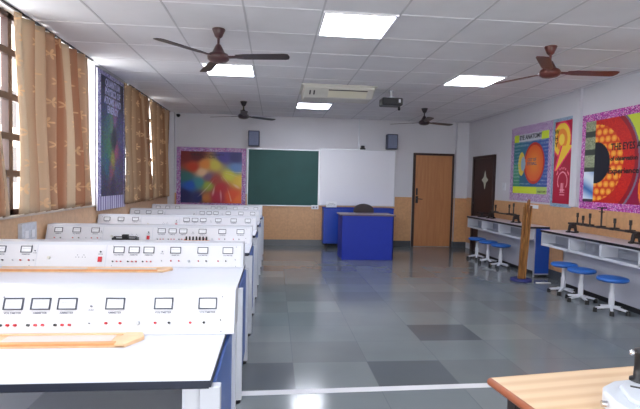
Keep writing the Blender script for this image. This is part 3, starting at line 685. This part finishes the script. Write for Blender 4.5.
x_ = fr2(.488); MB().box(x_ - .014, x_ + .014, .04, .078, .001, .01, FM).build('rocker_switch', M_red, cn)
q = MB()
for u in (.03, .25, .53, .97):
    for v in (.012, SL - .03): c_ = on(u, v); q.tube(c_, c_ + ZA * .002, .003, n=8)
q.build('screws', M_ink, cn)
WHO = ['second student desk from the front, with a wooden meter bridge on top', 'third student desk from the front, with a black rheostat on top', 'fourth student desk from the front, partly hidden by the desks before it', 'fifth student desk from the front, with a small black device', 'farthest student desk, nearest the rainbow poster']
WHC = ['meter console on the second student desk, behind the long wooden meter bridge', 'meter console on the third desk, behind the black rheostat and the small wooden box', 'meter console on the fourth student desk from the front', 'meter console on the fifth student desk, above a small black device', 'meter console on the farthest student desk, just below the rainbow poster']
for k in range(1, 6):
    copy_to(dk_, 'white ' + WHO[k - 1], (XD, DY[k], 0)); copy_to(cn, 'white ' + WHC[k - 1], (XD, DY[k] + .58, .775))

# meter bridges (wooden board with metal strips and two raised rails)
mb = thing('meter_bridge', 'wooden meter bridge with pale metal strips on the nearest student desk', 'meter bridge', (-1.14, 1.868, .775), 0, 'wooden meter bridges on the desks')
MB().box(-.57, .57, 0, .145, 0, .008).build('baseboard', M_woodsolid, mb, .002)
MB().box(-.57, .53, 0, .028, .008, .018).build('front_rail', M_orangewood, mb, .003)
MB().box(-.57, .53, .125, .145, .008, .014).build('back_rail', M_woodsolid, mb, .003)
for a, b_ in ((-.56, .02), (.08, .5)): MB().box(a, b_, .034, .12, .008, .011).build('metal_strip', M_copper, mb)
MB().prism([(.53, 0), (.57, .0), (.62, .09), (.6, .145), (.53, .145)], 0, .015, 'z').build('end_block', M_woodsolid, mb, .002)
c = copy_to(mb, 'long wooden meter bridge lying on the second student desk', (-1.34, 3.37, .775))
# rheostat and boxes on the third desk
t = thing('rheostat', 'black slide rheostat in front of the meter console on the third desk', 'rheostat', (-1.46, 4.8, .775))
MB().tube((-.1, 0, .035), (.1, 0, .035), .026, n=18).build('coil_tube', M_black, t)
for a in (-.12, .1): MB().box(a, a + .02, -.04, .04, 0, .07).build('end_foot', M_black, t, .003)
MB().tube((-.11, 0, .075), (.11, 0, .075), .006).build('slide_rod', M_dark, t); MB().box(-.03, .03, -.02, .02, .058, .1).build('slider', M_black, t, .004)
t = thing('resistance_box', 'small tan wooden box with a row of black knobs on the third desk', 'resistance box', (-.77, 4.8, .775))
MB().box(-.13, .12, -.05, .05, 0, .045).build('box_body', M_orangewood, t, .004); 
for k in range(7): MB().tube((-.1 + k * .033, .005 * (k % 2), .049), (-.1 + k * .033, 0, .085), .01, .008).build('knob', M_black, t)
t = thing('galvanometer', 'small black device with a rounded top on the fifth student desk', 'galvanometer', (-1.27, 7.5, .775))
MB().prism([(-.09, 0), (.09, 0), (.085, .04), (.03, .09), (-.01, .075), (-.05, .095), (-.085, .05)], -.05, .05, 'y').build('body', M_black, t, .008)
for a in (-.05, .05): MB().tube((a, -.05, .03), (a, -.07, .03), .01).build('terminal', M_dark, t)

# ------------------------------------------------------------------ laboratory benches on the right
def bench(label, y_near, y_far, divs, xf=3.96, base_far=None, endpanel=False):
    t = thing('laboratory_bench', label, 'laboratory bench', (xf, y_near, 0), 0, 'laboratory benches along the right wall')
    Ln = y_far - y_near; D = XR - .022 - xf; bf = Ln - (base_far or 0)
    MB().box(.0, D, 0, Ln, .77, .8).build('worktop', M_benchtop, t)
    MB().box(-.004, 0, -.004, Ln + .004, .768, .797).box(0, D, Ln, Ln + .004, .768, .797).box(0, D, -.004, 0, .768, .797).build('edge_band', M_black, t)
    q = MB().box(.01, .24, .01, Ln - .01, .585, .6).box(.225, .24, .01, Ln - .01, .6, .77)
    q.build('cubby_shelf', M_shelfin, t)
    for yy in divs: MB().box(.008, .225, yy - y_near - .02, yy - y_near + .02, .585, .77).build('cubby_divider', M_casing, t)
    for yy in (.012, Ln - .026): MB().box(.008, .225, yy, yy + .014, .585, .77).build('cubby_divider', M_casing, t)
    MB().box(.008, .02, .01, Ln - .01, .75, .768).box(.008, .02, .01, Ln - .01, .57, .602).build('cubby_lip', M_casing, t)
    MB().box(.24, .26, .01, bf, .06, .77).build('front_panel', M_bench, t)
    MB().box(.235, D - .01, .02, bf - .025, 0, .06).build('kick_plate', M_black, t)
    if endpanel:
        MB().box(.16, D, -.012, .01, .05, .768).build('end_panel', M_benchblue, t, .002)
        MB().box(.145, .16, -.014, .012, .0, .768).box(.145, D, -.014, .012, .03, .05).build('panel_edging', M_bench, t)
    MB().box(.24, D, bf - .02, bf, .0, .77).build('end_panel', M_bench, t)
    return t
bench('far laboratory bench with a blue end panel beside the dark door', 7.07, 9.36, [8.0, 8.68], 3.98, None, True)
bench('near laboratory bench cut off by the right edge of the picture', 2.4, 6.6, [3.0, 3.55, 4.12, 4.7, 5.32, 5.93], 3.945, .2)

# stools
stl = thing('lab_stool', 'x', 'stool', (3.9, 5.02, 0), R(20), 'blue-topped lab stools')
MB().lathe([(.06, .36), (.145, .367), (.163, .379), (.167, .393), (.16, .407), (.135, .415), (.05, .417)], n=32).build('seat', M_seat, stl)
MB().lathe([(.03, .06), (.032, .22), (.024, .23), (.024, .37)], n=18).build('column', M_casing, stl)
for k in range(5):
    a = 2 * PI * k / 5; c_, s_ = math.cos(a), math.sin(a)
    Mx = Matrix.Rotation(a, 4, 'Z')
    am_ = MB().prism([(.0, .055), (.0, .09), (.165, .055), (.175, .04), (.165, .036)], -.014, .014, 'y').xf(Mx).build('base_arm', M_casing, stl, .003)
    MB().tube((.17 * c_, .17 * s_, 0), (.17 * c_, .17 * s_, .052), .026, .022).build('foot', M_black, am_)
stl['label'] = 'blue-topped stool at the near bench, the one closest to the viewer'
for lab, y, rz, xx in [('blue-topped stool at the near bench, middle of its three', 5.54, 45, 3.88), ('blue-topped stool at the near bench, farthest of its three and nearest the wooden strips', 5.95, 5, 3.91),
                   ('blue-topped stool at the far bench, nearest the wooden strips', 7.87, 12, 3.98), ('blue-topped stool at the far bench, middle of its three', 8.32, 50, 3.96), ('blue-topped stool at the far bench, nearest the back wall', 8.78, 30, 3.95)]:
    copy_to(stl, lab, (xx, y, 0), R(rz))

# optical benches (iron stands with uprights) on the laboratory benches
def optical(label, loc, length, ups, group='optical benches on the right worktops', sc=1):
    """runs along -Y from loc"""
    t = thing('optical_bench', label, 'optical bench', loc, 0, group)
    for q in (0, -length):
        m_ = MB()
        m_.prism([(-.09, 0), (-.09, .014), (-.06, .03), (-.05, .1), (-.03, .13), (.03, .13), (.05, .1), (.06, .03), (.09, .014), (.09, 0), (.045, 0), (.03, .06), (-.03, .06), (-.045, 0)], q - .02, q + .02, 'y')
        m_.prism([(-.1, 0), (-.1, .012), (-.03, .035), (.03, .035), (.1, .012), (.1, 0)], q - .05, q + .05, 'x')if 0 else m_.box(-.03, .03, q - .09, q + .09, 0, .014)
        m_.box(-.04, .04, q - .05, q + .05, .115, .14)
        m_.build('cast_foot', M_dark, t, .003)
    for a in (-.03, .03): MB().tube((a, .05, .128), (a, -length - .05, .128), .009, n=10).build('rail', M_dark, t)
    for q, h_, kind in ups:
        h_ += .035; u_ = MB().box(-.045, .045, q - .03, q + .03, .118, .15).tube((0, q, .15), (0, q, h_), .011).build('rider', M_dark, t)
        if kind == 'lens': MB().tube((0, q - .006, h_), (0, q + .006, h_), .035, n=20).build('lens_holder', M_dark, u_)
        elif kind == 'cross': MB().box(-.03, .03, q - .05, q + .05, h_, h_ + .014).box(-.02, .02, q - .03, q + .03, h_ - .05, h_ - .04).build('pin_stage', M_dark, u_)
        else: MB().tube((0, q, h_ - .06), (0, q, h_), .017).build('pin_holder', M_dark, u_)
    return t
optical('long dark optical bench with several uprights on the near worktop', (4.2, 6.24, .8), 1.18, [(-.1, .25, 'pin'), (-.22, .22, 'pin'), (-.36, .26, 'pin'), (-.58, .34, 'cross'), (-.82, .23, 'pin'), (-1.08, .23, 'pin')])
optical('second dark optical bench beyond the first on the near worktop, partly out of the picture', (4.2, 4.7, .8), 1.0, [(-.2, .24, 'pin'), (-.5, .24, 'pin')])
optical('dark optical bench on the far worktop, in front of the wooden wall tiles', (4.2, 8.75, .8), .95, [(-.05, .22, 'pin'), (-.18, .24, 'pin'), (-.7, .27, 'pin'), (-.85, .3, 'pin')])
t = thing('spectrometer', 'low dark spectrometer at the far end of the far worktop, before the dark door', 'spectrometer', (4.18, 9.1, .8))
MB().lathe([(.09, 0), (.09, .015), (.03, .025), (.025, .07), (.07, .075), (.07, .09)], n=20).build('base', M_dark, t)
MB().tube((-.05, .12, .085), (.0, .0, .085), .016).tube((.02, -.02, .085), (.05, -.14, .085), .016).build('telescope', M_dark, t)

# bundle of wooden strips in a round blue tub
t = thing('wooden_strip_stand', 'bundle of tall brown wooden strips standing in a round blue base between the benches', 'strips', (3.76, 6.76, 0))
MB().lathe([(.15, 0), (.158, .012), (.15, .035), (.11, .045), (.1, .03)], n=28).build('round_base', M_navy, t)
rs = random.Random(5)
for k in range(7):
    a = -.042 + .014 * k; b_ = (-.02, .018)[k % 2] + rs.uniform(-.006, .006); h_ = 1.22 - abs(k - 4) * .03 - rs.uniform(0, .05)
    Mx = Matrix.Translation((a, b_, .035)) @ Matrix.Rotation(R(2.2 + (k - 3) * .18), 4, 'Y') @ Matrix.Rotation(rs.uniform(-.02, .02), 4, 'X')
    MB().box(-.011, .011, -.016, .016, 0, h_, Mx).build('wooden_strip', M_poles, t, .002)

# floor tapes
tag(MB().box(XL + .02, 4.18, 3.105, 3.175, .0, .0012).xf(Matrix.Translation((0, 0, 0)) @ Matrix.Rotation(R(1.6), 4, 'Z')).build('floor_tape', M_tape), 'long white tape line stuck across the grey floor', 'floor tape')
tag(MB().box(3.9, 4.12, 6.56, 6.6, 0, .012).build('floor_strip', M_tape), 'short white strip lying on the floor beside the round blue base', 'strip')

# ------------------------------------------------------------------ foreground table and white instrument
TR = R(7.5)
tb = thing('wooden_table', 'striped beech laminate table with a red-brown edge, bottom right corner', 'table', (.745, 1.52, 0), TR)
MB().box(.006, 1.4, -.8, -.006, .75, .78).build('tabletop', M_lam, tb)
M_edge = mat('red_brown_edge', (150, 84, 56), .35, noise=.1)
MB().tube((.004, -.8, .766), (.004, -.004, .766), .0135, n=12).tube((.004, -.006, .766), (1.4, -.006, .766), .0135, n=12).build('edge_moulding', M_edge, tb)
for a in (.06, 1.33):
    for q in (-.07, -.74): MB().box(a - .02, a + .02, q - .02, q + .02, 0, .75).build('leg', M_dark, tb)
ins = thing('instrument', 'white cast instrument base with a black tube, cut by the bottom right corner', 'instrument', (1.09, 1.2, .78))
out = [(-.13, -.15), (-.135, 0), (-.12, .065), (-.09, .105), (-.03, .14), (.2, .17), (.2, -.15)]
MB().prism(out, .012, .062, 'z').build('base_casting', M_cast, ins, .012, seg=4)
MB().prism([(-.085, -.13), (-.09, .0), (-.06, .075), (-.01, .11), (.19, .14), (.19, -.13)], .06, .075, 'z').build('top_plate', M_cast, ins, .006, seg=3)
MB().box(-.035, .035, -.006, .004, .07, .0765, Matrix.Translation((-.005, .045, 0)) @ Matrix.Rotation(R(-35), 4, 'Z')).build('slot', M_black, ins)
for a, q in ((-.1, -.12), (-.09, .06), (.17, -.12), (.17, .13)): MB().tube((a, q, 0), (a, q, .014), .014).build('foot', M_black, ins)
MB().tube((-.125, .03, .04), (-.145, .035, .04), .009).build('side_knob', M_chrome, ins)
MB().lathe([(.03, .074), (.03, .08), (.02, .084), (.0185, .12), (.0185, .155), (.02, .158), (.02, .172), (.01, .175)], (.028, .1, 0), n=24).build('tube', M_black, ins)
MB().lathe([(.002, -.009), (.007, -.006), (.009, 0), (.007, .006), (.002, .009)], (-.004, .1, .163), n=14).tube((-.004, .1, .163), (.02, .1, .163), .004).build('ball_knob', M_chrome, ins)
t = thing('levelling_screw', 'small chrome screw on the striped table left of the white instrument', 'screw', (.915, 1.2, .78))
MB().lathe([(.009, 0), (.009, .006), (.004, .008), (.004, .014), (.007, .015), (.007, .02)], n=14).build('screw', M_chrome, t)

# ------------------------------------------------------------------ daylight and camera
w = bpy.data.worlds.new('World'); S.world = w; w.use_nodes = True
bg = w.node_tree.nodes['Background']; bg.inputs[0].default_value = (1.0, .985, .965, 1); bg.inputs[1].default_value = 3.5

cam = bpy.data.cameras.new('camera'); co = bpy.data.objects.new('camera', cam); C.objects.link(co); S.camera = co
F, yaw, pit, rol = 470., .0975, .0484, .022
def ray(x, y):
    u = (x - 320) / F; v = (y - 204.5) / F
    c, s = math.cos(rol), math.sin(rol); u, v = u * c + v * s, -u * s + v * c
    X, Y, Z = u, 1., -v
    c, s = math.cos(pit), math.sin(pit); Y, Z = Y * c + Z * s, -Y * s + Z * c
    c, s = math.cos(yaw), math.sin(yaw); return Vector((X * c + Y * s, -X * s + Y * c, Z))
fw = ray(320, 204.5); rt = (ray(320 + F, 204.5) - fw).normalized(); up = (ray(320, 204.5 - F) - fw).normalized(); fw.normalize()
co.matrix_world = Matrix(((rt.x, up.x, -fw.x, 0), (rt.y, up.y, -fw.y, 0), (rt.z, up.z, -fw.z, 1.438), (0, 0, 0, 1)))
cam.sensor_width = 36; cam.lens = F / 640 * 36; cam.clip_start = .02; cam.clip_end = 200
vs = S.view_settings; vs.view_transform = 'Standard'; vs.look = 'None'; vs.gamma = 1; vs.use_curve_mapping = False; vs.exposure = 1.42
S.cycles.use_denoising = True; S.cycles.max_bounces = 8; S.cycles.diffuse_bounces = 5
